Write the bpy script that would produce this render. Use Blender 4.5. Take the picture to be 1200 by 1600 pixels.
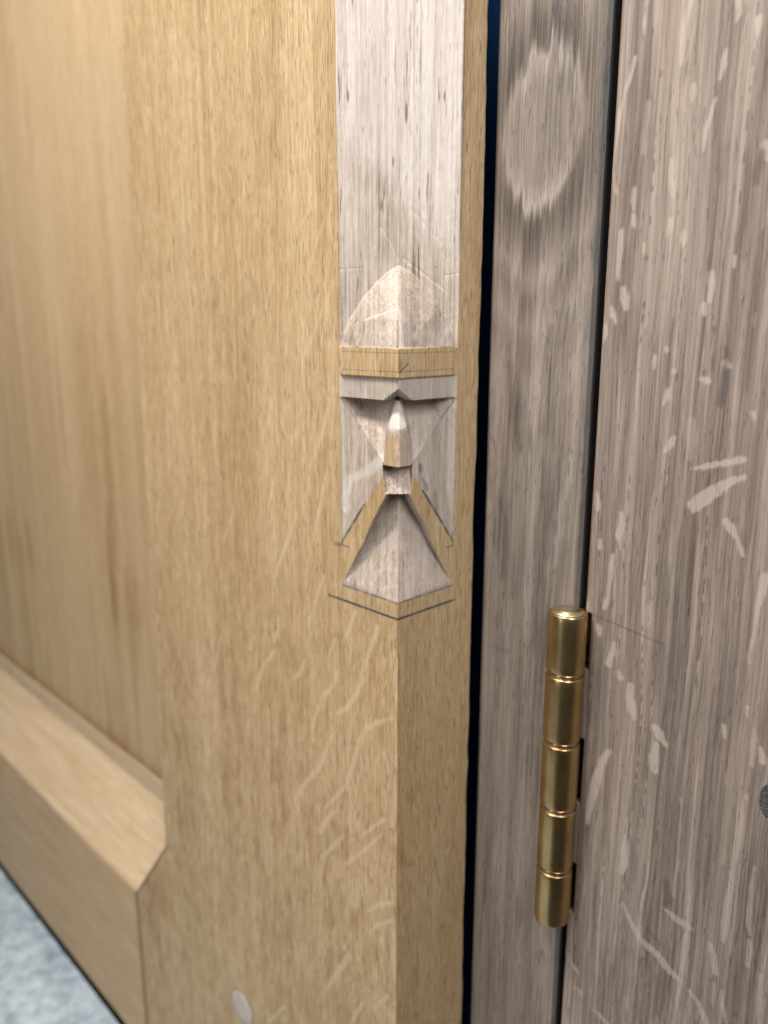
import bpy, math
import numpy as np
from mathutils import Matrix, Vector

# ------------------------------------------------------------------ scene basics
# All measures below are in "units"; one unit is 0.85 mm. Z is up, the frame's
# front face is the plane Y = 0, its carved corner is the vertical line X = Y = 0.
S = 0.00085
scene = bpy.context.scene
for o in list(bpy.data.objects):
    bpy.data.objects.remove(o)

# ------------------------------------------------------------------ camera
cam_data = bpy.data.cameras.new('camera')
cam = bpy.data.objects.new('camera', cam_data)
scene.collection.objects.link(cam)
scene.camera = cam
cam_data.sensor_fit = 'VERTICAL'
cam_data.sensor_height = 36.0
cam_data.lens = 28.24
cam_data.clip_start = 0.005
cam_data.clip_end = 50.0
yaw, pitch = math.radians(44.14), math.radians(13.01)
fwd = Vector((-math.cos(yaw)*math.cos(pitch), math.sin(yaw)*math.cos(pitch), -math.sin(pitch)))
right = Vector((math.sin(yaw), math.cos(yaw), 0))
upv = right.cross(fwd)
M = Matrix((right, upv, -fwd)).transposed().to_4x4()
M.translation = Vector((129.86, -130.56, 69.34))*S
cam.matrix_world = M
cam_data.dof.use_dof = True
cam_data.dof.focus_distance = 172*S
cam_data.dof.aperture_fstop = 15.0

# ------------------------------------------------------------------ light
world = bpy.data.worlds.new('World')
scene.world = world
world.use_nodes = True
bg = world.node_tree.nodes['Background']
bg.inputs[0].default_value = (0.84, 0.86, 0.90, 1)
bg.inputs[1].default_value = 0.12

def area_lamp(name, loc, target, sx, sy, power, color):
    d = bpy.data.lights.new(name, 'AREA')
    d.shape = 'RECTANGLE'; d.size = sx*S; d.size_y = sy*S
    d.energy = power; d.color = color
    o = bpy.data.objects.new(name, d)
    scene.collection.objects.link(o)
    o.location = Vector(loc)*S
    o.rotation_euler = (Vector(target)-Vector(loc)).to_track_quat('-Z', 'Y').to_euler()
    return o
area_lamp('overhead_lamp', (-50, -250, 520), (-30, 0, 30), 240, 150, 3.25, (1.0, 0.97, 0.93))
area_lamp('brass_stripe_lamp', (-12, -330, 110), (0, 0, 40), 60, 420, .24, (1.0, 0.99, 0.97))  # added strip lamp, shaped to give the brass a bright stripe
area_lamp('side_window_lamp', (350, -190, 280), (20, 20, 40), 130, 240, 1.2, (0.97, 0.985, 1.0))

scene.view_settings.view_transform = 'Standard'
scene.view_settings.look = 'None'
scene.view_settings.exposure = 0.0
scene.view_settings.gamma = 1.0
scene.view_settings.use_curve_mapping = False

# ------------------------------------------------------------------ numpy helpers
def vnoise(x, z, sx, sz, seed):
    """smooth value noise, cell size sx by sz, range 0..1"""
    rng = np.random.RandomState(seed)
    T = rng.rand(256, 256)
    a = np.asarray(x)/sx + 1000.37; b = np.asarray(z)/sz + 1000.71
    i = np.floor(a).astype(int); j = np.floor(b).astype(int)
    fa = a-i; fb = b-j
    fa = fa*fa*(3-2*fa); fb = fb*fb*(3-2*fb)
    i0 = i % 256; i1 = (i+1) % 256; j0 = j % 256; j1 = (j+1) % 256
    return ((T[i0, j0]*(1-fa)+T[i1, j0]*fa)*(1-fb) + (T[i0, j1]*(1-fa)+T[i1, j1]*fa)*fb)

def fbm(x, z, sx, sz, seed, n=3, gain=0.5):
    s = 0; a = 1; t = 0
    for k in range(n):
        s = s+a*vnoise(x, z, sx, sz, seed+k*7); t += a
        a *= gain; sx *= .5; sz *= .5
    return s/t

def sstep(e0, e1, v):
    t = np.clip((v-e0)/(e1-e0), 0, 1)
    return t*t*(3-2*t)

def strokes(x, z, lst, soft=0.35, wob=0.5, seed=5, wscale=1.0):
    """mask of brush-like strokes: lst of (strength, [(x, z, width)...])"""
    out = np.zeros(x.shape)
    jit = (vnoise(x, z, .9, 3.0, seed)-.5)*wob+(vnoise(x, z, .4, 5.0, seed+3)-.5)*wob*.9
    for a, pts in lst:
        P = np.array(pts)
        m = 3+P[:, 2].max()
        sel = (x > P[:, 0].min()-m) & (x < P[:, 0].max()+m) & (z > P[:, 1].min()-m) & (z < P[:, 1].max()+m)
        if not sel.any():
            continue
        xs = x[sel]; zs = z[sel]; best = np.full(xs.shape, -9.0)
        for k in range(len(P)-1):
            p, q = P[k], P[k+1]
            dx, dz = q[0]-p[0], q[1]-p[1]
            L = dx*dx+dz*dz+1e-9
            t = np.clip(((xs-p[0])*dx+(zs-p[1])*dz)/L, 0, 1)
            dist = np.hypot(xs-p[0]-t*dx, zs-p[1]-t*dz)
            w = (p[2]+(q[2]-p[2])*t)*.5*wscale
            best = np.maximum(best, w-dist)
        v = a*sstep(-soft, soft, best+jit[sel])
        out[sel] = np.maximum(out[sel], v)
    return out

def line(x, z, p, q, w, seed=3, soft=.12, gap=.35):
    """hand-drawn line mask"""
    dx, dz = q[0]-p[0], q[1]-p[1]
    L = math.hypot(dx, dz)
    t = ((x-p[0])*dx+(z-p[1])*dz)/L
    dist = np.abs((x-p[0])*dz-(z-p[1])*dx)/L
    m = sstep(w*.5+soft, max(w*.5-soft, 0), dist)*((t > 0) & (t < L))
    return m*(1-gap*sstep(.45, .8, vnoise(t, t*0, 1.1, 1, seed)))

# ------------------------------------------------------------------ mesh helpers
class MB:
    """collects vertices (in units), faces and float attributes; builds one mesh object"""
    def __init__(self):
        self.v = []; self.f = []; self.n = 0; self.a = {}; self.smooth = []
    def add(self, verts, faces, attrs=None, smooth=True):
        verts = np.asarray(verts, float).reshape(-1, 3)
        attrs = attrs or {}
        for k in attrs:
            if k not in self.a:
                self.a[k] = [np.zeros(self.n)]
        for k in self.a:
            self.a[k].append(np.asarray(attrs[k], float).ravel() if k in attrs else np.zeros(len(verts)))
        for fa in faces:                     # list of index arrays, one array per face size
            self.f.append(np.asarray(fa)+self.n)
            self.smooth.append(smooth)
        self.v.append(verts); self.n += len(verts)
        return self
    def box(self, lo, hi):
        (a, b, c), (d, e, g) = lo, hi
        v = [(a,b,c),(d,b,c),(d,e,c),(a,e,c),(a,b,g),(d,b,g),(d,e,g),(a,e,g)]
        return self.add(v, [np.array([(0,3,2,1),(4,5,6,7),(0,1,5,4),(1,2,6,5),(2,3,7,6),(3,0,4,7)])], smooth=False)
    def lathe(self, cx, cy, prof, seg=72, capb=True, capt=True):
        """profile of (radius, z) turned about the vertical axis at cx, cy"""
        prof = np.array(prof, float); m = len(prof)
        t = np.arange(seg)*2*math.pi/seg
        V = np.zeros((m, seg, 3))
        V[..., 0] = cx+prof[:, 0:1]*np.cos(t); V[..., 1] = cy+prof[:, 0:1]*np.sin(t); V[..., 2] = prof[:, 1:2]
        i, j = np.meshgrid(np.arange(m-1), np.arange(seg), indexing='ij'); j2 = (j+1) % seg
        F = np.stack([i*seg+j, i*seg+j2, (i+1)*seg+j2, (i+1)*seg+j], -1).reshape(-1, 4)
        fs = [F]
        if capb: fs.append(np.arange(seg)[::-1][None, :])
        if capt: fs.append((np.arange(seg)+(m-1)*seg)[None, :])
        return self.add(V, fs)
    def build(self, name, mat, parent=None, origin=(0, 0, 0)):
        V = (np.concatenate(self.v)-np.array(origin))*S
        me = bpy.data.meshes.new(name)
        me.vertices.add(len(V)); me.vertices.foreach_set('co', V.ravel())
        loops = np.concatenate([f.ravel() for f in self.f]).astype(np.int32)
        sizes = np.concatenate([np.full(len(f), f.shape[1]) for f in self.f])
        me.loops.add(len(loops)); me.loops.foreach_set('vertex_index', loops)
        me.polygons.add(len(sizes))
        me.polygons.foreach_set('loop_start', (np.cumsum(sizes)-sizes).astype(np.int32))
        me.polygons.foreach_set('use_smooth', np.concatenate([np.full(len(f), s) for f, s in zip(self.f, self.smooth)]))
        me.update(calc_edges=True); me.validate()
        for k, lst in self.a.items():
            at = me.attributes.new(k, 'FLOAT', 'POINT')
            at.data.foreach_set('value', np.concatenate(lst).astype(np.float32))
        me.materials.append(mat)
        o = bpy.data.objects.new(name, me)
        scene.collection.objects.link(o)
        if parent is not None:
            o.parent = parent
            base = parent
            off = Vector((0, 0, 0))
            while base is not None:
                off += base.location; base = base.parent
            o.location = Vector(origin)*S-off
        else:
            o.location = Vector(origin)*S
        return o

def grid_faces(n, m):
    i, j = np.meshgrid(np.arange(n-1), np.arange(m-1), indexing='ij')
    return np.stack([i*m+j, (i+1)*m+j, (i+1)*m+j+1, i*m+j+1], -1).reshape(-1, 4)

def sheet_with_body(mb, X, Y, Z, attrs, back, flip=False, side_shade=0.0):
    """a grid of points as the worked face, with sides going back by the vector 'back' and a closing face"""
    n, m = X.shape
    F = grid_faces(n, m)
    if flip: F = F[:, ::-1]
    mb.add(np.stack([X, Y, Z], -1), [F], attrs, smooth=True)
    idx = np.arange(n*m).reshape(n, m)
    ring = np.concatenate([idx[:, 0], idx[-1, 1:], idx[-2::-1, -1], idx[0, -2:0:-1]])
    P = np.stack([X, Y, Z], -1).reshape(-1, 3)[ring]
    k = len(ring); a = np.arange(k); b = (a+1) % k
    sk = np.stack([a, a+k, b+k, b], -1)
    if flip: sk = sk[:, ::-1]
    at = {q: np.concatenate([np.asarray(v).ravel()[ring]]*2) for q, v in attrs.items()}
    for q in ('fleck', 'mark'):
        if q in at: at[q] = at[q]*0+(side_shade if q == 'mark' else 0)
    mb.add(np.concatenate([P, P+np.array(back)]), [sk, (a+k)[None, :] if not flip else (a+k)[::-1][None, :]], at, smooth=False)

def empty(name, loc, label, cat, group=None):
    o = bpy.data.objects.new(name, None)
    o.empty_display_size = .01
    scene.collection.objects.link(o)
    o.location = Vector(loc)*S
    o['label'] = label; o['category'] = cat
    if group: o['group'] = group
    return o

# ------------------------------------------------------------------ materials
class NT:
    def __init__(self, name):
        self.mat = bpy.data.materials.new(name); self.mat.use_nodes = True
        self.t = self.mat.node_tree; self.t.nodes.clear()
        self.out = self.t.nodes.new('ShaderNodeOutputMaterial')
        self.b = self.t.nodes.new('ShaderNodeBsdfPrincipled')
        self.t.links.new(self.b.outputs[0], self.out.inputs[0])
    def n(self, typ, **kw):
        nd = self.t.nodes.new(typ)
        for k, v in kw.items(): setattr(nd, k, v)
        return nd
    def put(self, sock, v):
        if hasattr(v, 'is_output'): self.t.links.new(v, sock)
        elif isinstance(v, tuple) and len(v) == 3 and sock.type == 'RGBA': sock.default_value = (*v, 1)
        else: sock.default_value = v
    def math(self, op, a, b=0.0, c=None, clamp=False):
        nd = self.n('ShaderNodeMath', operation=op, use_clamp=clamp)
        self.put(nd.inputs[0], a); self.put(nd.inputs[1], b)
        if c is not None: self.put(nd.inputs[2], c)
        return nd.outputs[0]
    def pos(self):
        g = self.n('ShaderNodeNewGeometry')
        nd = self.n('ShaderNodeVectorMath', operation='SCALE')
        self.put(nd.inputs[0], g.outputs['Position']); nd.inputs['Scale'].default_value = 1/S
        return nd.outputs[0]
    def vmul(self, v, s):
        nd = self.n('ShaderNodeVectorMath', operation='MULTIPLY')
        self.put(nd.inputs[0], v); nd.inputs[1].default_value = s
        return nd.outputs[0]
    def vadd(self, v, s):
        nd = self.n('ShaderNodeVectorMath', operation='ADD')
        self.put(nd.inputs[0], v); self.put(nd.inputs[1], s)
        return nd.outputs[0]
    def noise(self, vec, scale=1.0, detail=3.0, rough=.55, dist=0.0):
        nd = self.n('ShaderNodeTexNoise')
        self.put(nd.inputs['Vector'], vec); nd.inputs['Scale'].default_value = scale
        nd.inputs['Detail'].default_value = detail; nd.inputs['Roughness'].default_value = rough
        nd.inputs['Distortion'].default_value = dist
        return nd.outputs['Fac']
    def ramp(self, fac, stops):
        nd = self.n('ShaderNodeValToRGB'); e = nd.color_ramp.elements
        while len(e) < len(stops): e.new(.5)
        for k, (p, c) in enumerate(stops):
            e[k].position = p
            e[k].color = (*c, 1) if isinstance(c, tuple) else (c, c, c, 1)
        self.put(nd.inputs[0], fac)
        return nd.outputs[0]
    def mix(self, f, a, b, typ='MIX'):
        nd = self.n('ShaderNodeMix', data_type='RGBA', blend_type=typ)
        self.put(nd.inputs[0], f); self.put(nd.inputs[6], a); self.put(nd.inputs[7], b)
        return nd.outputs[2]
    def attr(self, name):
        return self.n('ShaderNodeAttribute', attribute_name=name).outputs['Fac']
    def step(self, v, lo, hi):
        nd = self.n('ShaderNodeMapRange', interpolation_type='SMOOTHSTEP')
        self.put(nd.inputs[0], v); nd.inputs[1].default_value = lo; nd.inputs[2].default_value = hi
        return nd.outputs[0]
    def bump(self, h, strength, dist):
        nd = self.n('ShaderNodeBump'); nd.inputs['Strength'].default_value = strength
        nd.inputs['Distance'].default_value = dist*S
        self.put(nd.inputs['Height'], h)
        self.t.links.new(nd.outputs[0], self.b.inputs['Normal'])

def wood(name, ramp, fleck_col, pore_col, mark_col, fibre=.55, pores=.5, pore_lo=.60, pore_hi=.70, axis='Z',
         tone_amt=1.0, rough=.6, raw_ramp=None, raw_pore=None, spec=.35, fleck_amt=1.0, mott=.25, pb_lo=.38, f2z=.11, moz=.14):
    """oak: fibre streaks, short dark pores and mottling run along one axis; the attributes tone, fleck, mark,
    raw, white and stain (set per vertex on the worked faces) place growth rings, ray flecks, pencil, bare wood and some painted light and shade"""
    t = NT(name)
    p = t.pos()
    lo = .03
    def stretch(a, b): return (b, a, a) if axis == 'X' else (a, a, b)
    warp = t.noise(t.vmul(p, stretch(.10, .02)), 1, 1)
    wv = t.n('ShaderNodeCombineXYZ')
    w8 = t.math('MULTIPLY', t.math('SUBTRACT', warp, .5), 2.2)
    if axis == 'Z': t.put(wv.inputs[0], w8); t.put(wv.inputs[1], w8)
    else: t.put(wv.inputs[2], w8)
    q = t.vadd(p, wv.outputs[0])
    f1 = t.noise(t.vmul(q, stretch(1.7, .035)), 1, 3, .62)
    f2 = t.noise(t.vmul(q, stretch(2.7, f2z)), 1, 2, .6)
    mo = t.noise(t.vmul(p, stretch(.42, moz)), 1, 3, .6)
    v = t.math('MULTIPLY_ADD', t.math('SUBTRACT', f1, .5), fibre*1.2, .5)
    v = t.math('MULTIPLY_ADD', t.math('SUBTRACT', f2, .5), fibre*1.6, v)
    v = t.math('MULTIPLY_ADD', t.math('SUBTRACT', mo, .5), mott*2, v)
    v = t.math('MULTIPLY_ADD', t.math('SUBTRACT', t.attr('tone'), 0.0), tone_amt, v)
    col = t.ramp(v, ramp)
    # pores: short dashes along the grain, in bands
    pn = t.noise(t.vmul(q, stretch(3.0, .26)), 1, 1, .5)
    pm = t.step(pn, pore_lo, pore_hi)
    pb = t.step(mo, pb_lo, pb_lo+.2)
    pore = t.math('MULTIPLY', pm, pb)
    raw = t.attr('raw')
    if raw_ramp:
        rc = t.ramp(v, raw_ramp)
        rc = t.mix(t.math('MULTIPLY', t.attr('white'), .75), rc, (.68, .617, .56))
        col = t.mix(raw, col, rc)
        pc = t.mix(raw, pore_col, raw_pore)
        pore = t.math('MULTIPLY', pore, t.math('MULTIPLY_ADD', raw, -.7, 1.0))
        col = t.mix(t.math('MULTIPLY', pore, pores), col, pc)
    else:
        col = t.mix(t.math('MULTIPLY', pore, pores), col, pore_col)
    col = t.mix(t.math('MULTIPLY', t.attr('stain'), .55), col, (.30, .125, .04))
    fl = t.math('MULTIPLY', t.attr('fleck'), fleck_amt, clamp=True)
    fl2 = t.math('MULTIPLY', fl, t.math('MULTIPLY_ADD', f2, .6, .65), clamp=True)
    col = t.mix(fl2, col, fleck_col)
    mk = t.math('MULTIPLY', t.attr('mark'), t.math('MULTIPLY_ADD', f2, .6, .65), clamp=True)
    col = t.mix(mk, col, mark_col)
    t.put(t.b.inputs['Base Color'], col)
    rr = t.math('MULTIPLY_ADD', f1, .25, rough-.12)
    rr = t.math('MULTIPLY_ADD', fl, -.08, rr)
    t.put(t.b.inputs['Roughness'], rr)
    t.b.inputs['Specular IOR Level'].default_value = spec
    h = t.math('MULTIPLY_ADD', f2, .35, t.math('MULTIPLY', f1, .5))
    h = t.math('SUBTRACT', h, t.math('MULTIPLY', pore, .9))
    t.bump(h, .55, .28)
    return t.mat

TAN = [(.06, (.230, .132, .055)), (.34, (.412, .268, .132)), (.60, (.528, .366, .202)), (.92, (.65, .49, .315))]
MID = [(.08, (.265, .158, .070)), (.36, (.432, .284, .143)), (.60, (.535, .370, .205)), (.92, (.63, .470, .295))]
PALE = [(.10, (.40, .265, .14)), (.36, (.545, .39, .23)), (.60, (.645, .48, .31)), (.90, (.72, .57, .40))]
RAWR = [(.06, (.155, .102, .068)), (.32, (.340, .265, .206)), (.58, (.455, .370, .298)), (.90, (.57, .487, .415))]
GREY = [(.04, (.078, .057, .044)), (.34, (.172, .131, .104)), (.60, (.252, .196, .158)), (.96, (.365, .295, .244))]
POST = [(.04, (.070, .054, .042)), (.34, (.152, .120, .095)), (.60, (.226, .182, .147)), (.96, (.335, .278, .230))]
M_tan = wood('oiled_oak', TAN, (.62, .465, .285), (.175, .098, .036), (.030, .045, .058), fibre=.50, pores=.52, pore_lo=.53, pore_hi=.66, raw_ramp=RAWR, raw_pore=(.16, .10, .07), rough=.52, fleck_amt=.64, mott=.30)
M_panel = wood('oiled_oak_panel', MID, (.60, .45, .27), (.28, .17, .075), (.06, .07, .08), fibre=.45, pores=.3, rough=.5, mott=.14)
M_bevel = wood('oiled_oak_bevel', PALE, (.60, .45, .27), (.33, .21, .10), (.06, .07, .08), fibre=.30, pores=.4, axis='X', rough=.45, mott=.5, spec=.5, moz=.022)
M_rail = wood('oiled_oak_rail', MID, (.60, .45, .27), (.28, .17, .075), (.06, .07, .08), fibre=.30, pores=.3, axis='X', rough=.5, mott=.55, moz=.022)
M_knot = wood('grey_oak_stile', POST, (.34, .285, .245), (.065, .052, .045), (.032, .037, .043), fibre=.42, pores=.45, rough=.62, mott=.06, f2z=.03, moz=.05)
M_grey = wood('grey_oak_board', GREY, (.45, .372, .31), (.07, .054, .045), (.06, .048, .042), f2z=.032, moz=.06, fleck_amt=.66, fibre=.40, pores=.40, pore_lo=.62, pore_hi=.72, rough=.60, mott=.12)

def brass(name, base, rough):
    t = NT(name); p = t.pos()
    n1 = t.noise(t.vmul(p, (.25, .25, .12)), 1, 3)
    n2 = t.noise(t.vmul(p, (2.5, 2.5, 1.2)), 1, 3)
    t.put(t.b.inputs['Base Color'], t.mix(t.step(n1, .3, .8), base, tuple(c*k for c, k in zip(base, (.70, .64, .58)))))
    t.b.inputs['Metallic'].default_value = 1
    t.put(t.b.inputs['Roughness'], t.math('MULTIPLY_ADD', n2, .08, rough-.04))
    t.bump(n1, .08, .04)
    return t.mat
M_brass = brass('brass', (.55, .395, .19), .31)
M_brass_end = brass('brass_end', (.66, .56, .36), .38)
M_copper = brass('copper_washer', (.52, .33, .21), .30)
def knot_mat():
    t = NT('dark_knot'); p = t.pos()
    n = t.noise(t.vmul(p, (1.3, 1.3, 3.2)), 1, 4, .7)
    t.put(t.b.inputs['Base Color'], t.ramp(n, [(.40, (.012, .012, .018)), (.50, (.085, .087, .09)), (.58, (.03, .03, .033)), (.68, (.36, .375, .38))]))
    t.b.inputs['Roughness'].default_value = .6
    t.bump(n, .8, .5)
    return t.mat
M_stud = knot_mat()

def gap_shade_mat():
    t = NT('gap_shade_navy'); p = t.pos()
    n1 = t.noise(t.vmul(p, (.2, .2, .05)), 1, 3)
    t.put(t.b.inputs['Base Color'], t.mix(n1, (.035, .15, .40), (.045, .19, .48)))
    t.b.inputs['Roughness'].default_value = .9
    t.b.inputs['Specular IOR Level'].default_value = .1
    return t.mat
M_gap_shade = gap_shade_mat()  # navy of the shaded gaps put into the backing's colour
t_ = NT('under_rail_dark'); t_.put(t_.b.inputs['Base Color'], t_.mix(t_.noise(t_.vmul(t_.pos(), (.05, .05, .05)), 1, 3), (.012, .026, .036), (.022, .042, .055))); t_.b.inputs['Roughness'].default_value = .8
M_under_rail = t_.mat

def floor_mat():
    t = NT('mottled_floor'); p = t.pos()
    a = t.noise(t.vmul(p, (.035, .035, .035)), 1, 5, .65)
    b = t.noise(t.vmul(p, (.16, .16, .16)), 1, 4, .6)
    v = t.math('MULTIPLY_ADD', b, .6, t.math('MULTIPLY', a, .7))
    t.put(t.b.inputs['Base Color'], t.ramp(v, [(.42, (.20, .26, .31)), (.58, (.40, .47, .53)), (.72, (.58, .66, .71)), (.85, (.68, .75, .80))]))
    t.b.inputs['Roughness'].default_value = .6
    t.bump(b, .3, 1.0)
    return t.mat
M_slab = floor_mat()
t_ = NT('dark_floor'); t_.put(t_.b.inputs['Base Color'], t_.mix(t_.noise(t_.vmul(t_.pos(), (.02, .02, .02)), 1, 4), (.16, .145, .125), (.26, .235, .20))); t_.b.inputs['Roughness'].default_value = .7
M_floor = t_.mat

# ray flecks and dark streaks measured on the boards: (strength, [(x, z, width), ...])
RAY_FLECKS_GREY = [
 (1, [(39.6,131.37,0.94),(39.58,128.22,0.94),(39.5,125.74,0.47)]),
 (1, [(37.73,121.75,0.8),(37.0,118.39,1.29),(35.83,115.06,0.81),(35.02,112.2,0.82),(34.6,108.01,0.99),(34.19,101.26,0.84),(35.11,96.76,0.84)]),
 (1, [(48.89,129.23,1.21),(48.1,126.71,1.21),(47.65,124.63,1.53),(47.69,121.31,1.53),(47.67,118.52,0.77)]),
 (1, [(57.98,126.92,1.45),(58.19,124.78,1.31),(57.73,123.64,0.58)]),
 (1, [(61.68,122.9,1.72),(61.73,121.34,1.58),(61.61,120.33,0.58)]),
 (1, [(56.41,119.07,1.03),(56.16,116.76,1.63),(55.78,114.45,1.19)]),
 (1, [(50.6,114.36,1.22),(50.6,112.9,1.53),(50.47,111.46,0.61)]),
 (1, [(54.9,110.89,0.9),(54.53,108.29,1.06),(53.78,105.6,0.76),(53.46,102.24,0.46)]),
 (0.5, [(41.49,112.85,1.12),(41.45,109.91,1.12),(41.13,103.4,0.81)]),
 (1, [(47.32,101.36,1.11),(47.43,98.39,1.59),(47.88,94.76,0.95)]),
 (1, [(39.5,96.9,1.32),(39.55,94.41,1.81),(39.82,92.77,0.83)]),
 (1, [(39.75,91.77,0.99),(40.03,89.99,1.16),(40.38,89.21,0.5)]),
 (1, [(48.02,89.92,1.28),(47.88,88.36,1.77),(47.56,87.28,0.8)]),
 (1, [(51.06,87.26,1.43),(51.04,86.05,1.75),(51.12,85.08,0.95)]),
 (1, [(42.51,85.91,0.99),(42.62,84.52,0.99),(42.82,83.75,0.5)]),
 (1, [(37.19,88.7,1.34),(37.16,85.12,1.52),(37.14,81.23,1.36),(37.3,79.01,0.68)]),
 (1, [(65.31,101.96,1.31),(65.58,99.33,1.31)]),
 (1, [(38.5,77.0,2.04),(38.78,75.29,2.72),(39.24,73.18,1.19)]),
 (1, [(36.04,73.23,0.86),(36.47,71.62,1.55),(37.02,70.28,0.69)]),
 (1, [(34.59,69.61,1.39),(34.7,67.98,1.92),(34.22,65.92,0.88)]),
 (1, [(57.46,79.66,1.4),(57.5,77.86,1.87),(57.43,75.81,1.41)]),
 (1, [(57.34,75.45,1.57),(57.32,74.23,1.26)]),
 (1, [(56.49,73.52,1.26),(56.58,72.54,1.42),(56.66,71.68,0.79)]),
 (1, [(61.44,82.17,1.22),(61.47,80.65,0.92)]),
 (1, [(49.16,64.97,1.15),(49.46,64.71,1.15)]),
 (1, [(46.91,63.09,0.83),(46.85,62.04,1.17),(46.95,60.86,0.67)]),
 (1, [(61.38,62.36,1.41),(61.92,62.01,1.57),(62.58,61.66,1.09)]),
 (1, [(57.29,59.08,1.28),(57.84,58.85,1.76),(58.63,58.76,1.28)]),
 (1, [(50.17,56.39,1.16),(50.14,55.07,1.5),(49.55,53.57,0.67)]),
 (1, [(51.08,60.49,0.99),(51.1,60.23,0.99)]),
 (1, [(67.88,53.08,1.24),(68.12,51.86,0.77)]),
 (1, [(52.53,46.74,1.33),(51.8,45.46,2.18),(50.51,43.83,0.67)]),
 (1, [(56.4,40.6,0.5),(59.3,41.5,1.3),(63.14,42.62,1.76),(67.08,43.86,1.57)]),
 (1, [(67.54,40.47,0.95),(64.77,39.07,1.92),(62.36,37.15,2.91),(59.9,35.05,3.61),(58.03,33.14,2.99),(57.85,32.16,1.33)]),
 (1, [(35.21,32.48,0.73),(35.53,30.29,1.46),(35.79,28.84,0.91)]),
 (0.4, [(55.82,50.21,2.29),(56.44,46.33,2.95),(56.19,42.98,1.48)]),
 (1, [(41.62,28.62,1.25),(42.11,26.21,1.96),(41.33,23.85,2.15),(41.65,21.68,1.08),(42.05,20.57,0.54)]),
 (1, [(36.62,21.45,1.1),(36.73,19.95,1.29)]),
 (1, [(40.1,18.67,1.27),(39.96,13.78,1.64),(39.63,9.08,1.29),(39.03,5.82,1.11)]),
 (1, [(34.14,5.35,1.51),(34.41,3.83,1.51)]),
 (1, [(64.79,30.91,1.62),(66.38,29.2,1.93),(67.58,27.43,1.28),(68.75,24.61,0.64)]),
 (1, [(73.6,21.15,2.21),(73.43,18.07,2.06),(73.06,15.57,1.43)]),
 (1, [(72.77,14.82,1.12),(72.57,11.79,1.28),(72.5,8.76,1.13)]),
 (1, [(72.46,7.93,1.29),(72.25,6.21,1.13),(72.13,4.92,0.81)]),
 (1, [(72.04,4.48,0.98),(72.24,2.59,0.81)]),
 (1, [(37.68,1.04,1.5),(37.79,-0.52,1.87),(37.67,-1.35,1.13)]),
 (1, [(41.9,-1.87,1.29),(41.75,-4.45,1.67),(40.96,-7.4,2.06)]),
 (1, [(43.71,-8.61,1.48),(44.12,-9.75,2.22)]),
 (1, [(46.83,-11.23,2.2),(47.03,-13.87,2.39),(47.92,-17.07,2.39),(48.36,-18.52,1.47)]),
 (1, [(53.76,-19.02,2.17),(54.81,-20.51,2.88),(56.33,-22.13,1.08)]),
 (1, [(54.1,-23.18,2.54),(54.21,-26.34,2.55),(54.27,-29.05,2.37)]),
 (1, [(68.58,-12.61,1.01),(68.7,-13.9,1.35),(68.98,-15.42,0.68)]),
 (1, [(42.51,-29.34,1.53),(41.64,-31.56,2.3),(40.63,-34.54,2.12),(39.95,-37.41,2.33),(39.31,-41.16,2.35),(38.5,-45.05,2.17),(38.14,-50.55,1.19)]),
 (0.4, [(49.71,8.28,2.13),(49.83,4.86,1.78)]),
 (1, [(72.94,-6.93,1.32),(73.12,-8.73,0.99)]),
 (1, [(76.58,-14.87,0.98),(77.11,-17.55,1.48)]),
 (0.6, [(74.92,-11.21,0.82),(74.9,-14.83,1.48),(74.95,-19.18,1.16)]),
 (1, [(48.37,-49.19,1.15),(48.44,-52.45,1.92),(48.43,-56.84,1.93),(47.92,-59.23,1.16)]),
 (0.9, [(49.38,-67.34,0.58),(50.99,-70.53,1.36),(52.87,-73.0,1.74),(55.04,-74.9,2.11),(57.56,-75.46,2.29),(59.24,-76.16,2.46),(60.98,-77.7,2.64),(63.46,-78.73,1.87),(64.9,-79.17,1.3)]),
 (0.8, [(59.09,-62.73,0.75),(61.36,-63.46,1.67),(63.42,-63.94,2.39),(65.28,-64.18,2.01),(66.04,-64.23,0.91)]),
 (0.8, [(32.2,-86.69,1.05),(33.81,-90.61,1.68),(36.12,-93.07,1.88),(38.14,-94.5,1.04)]),
 (0.8, [(70.63,-65.6,0.9),(71.57,-67.86,1.25),(72.39,-71.9,1.61)]),
 (0.8, [(66.88,-80.47,0.93),(69.15,-81.89,1.47),(70.94,-85.0,1.83),(71.66,-86.25,1.65)]),
 (0.7, [(78.64,-59.58,1.38),(78.82,-62.7,1.56),(78.71,-65.71,0.87)]),
 (0.7, [(78.04,-41.78,0.84),(77.81,-47.35,1.02),(77.9,-53.62,1.2),(78.62,-57.98,1.03)]),
 (0.7, [(74.54,-26.79,1.34),(74.26,-30.69,1.35),(73.84,-40.13,1.37),(73.67,-49.69,1.39),(73.22,-58.04,1.76),(73.27,-62.94,1.06)]),
 (0.8, [(42.84,-102.33,0.83),(45.71,-103.24,1.44),(47.59,-103.84,1.22)]),
 (0.7, [(74.07,-75.86,0.72),(74.86,-79.59,1.08),(75.58,-82.52,0.9)]),
 (0.6, [(81.9,-66.38,1.2),(82.2,-71.9,1.38),(82.71,-78.17,1.22)]),
 (0.7, [(38.86,-99.76,1.88),(39.29,-100.45,1.25)]),
 (0.6, [(72.2,-74.58,0.9),(72.46,-80.43,1.09)]),
 (0.6, [(61.09,-33.74,0.89),(61.46,-46.56,0.91),(61.24,-58.4,0.74)]),
 (0.4, [(53.93,-71.45,1.35),(54.95,-78.03,1.74)])]
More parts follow.
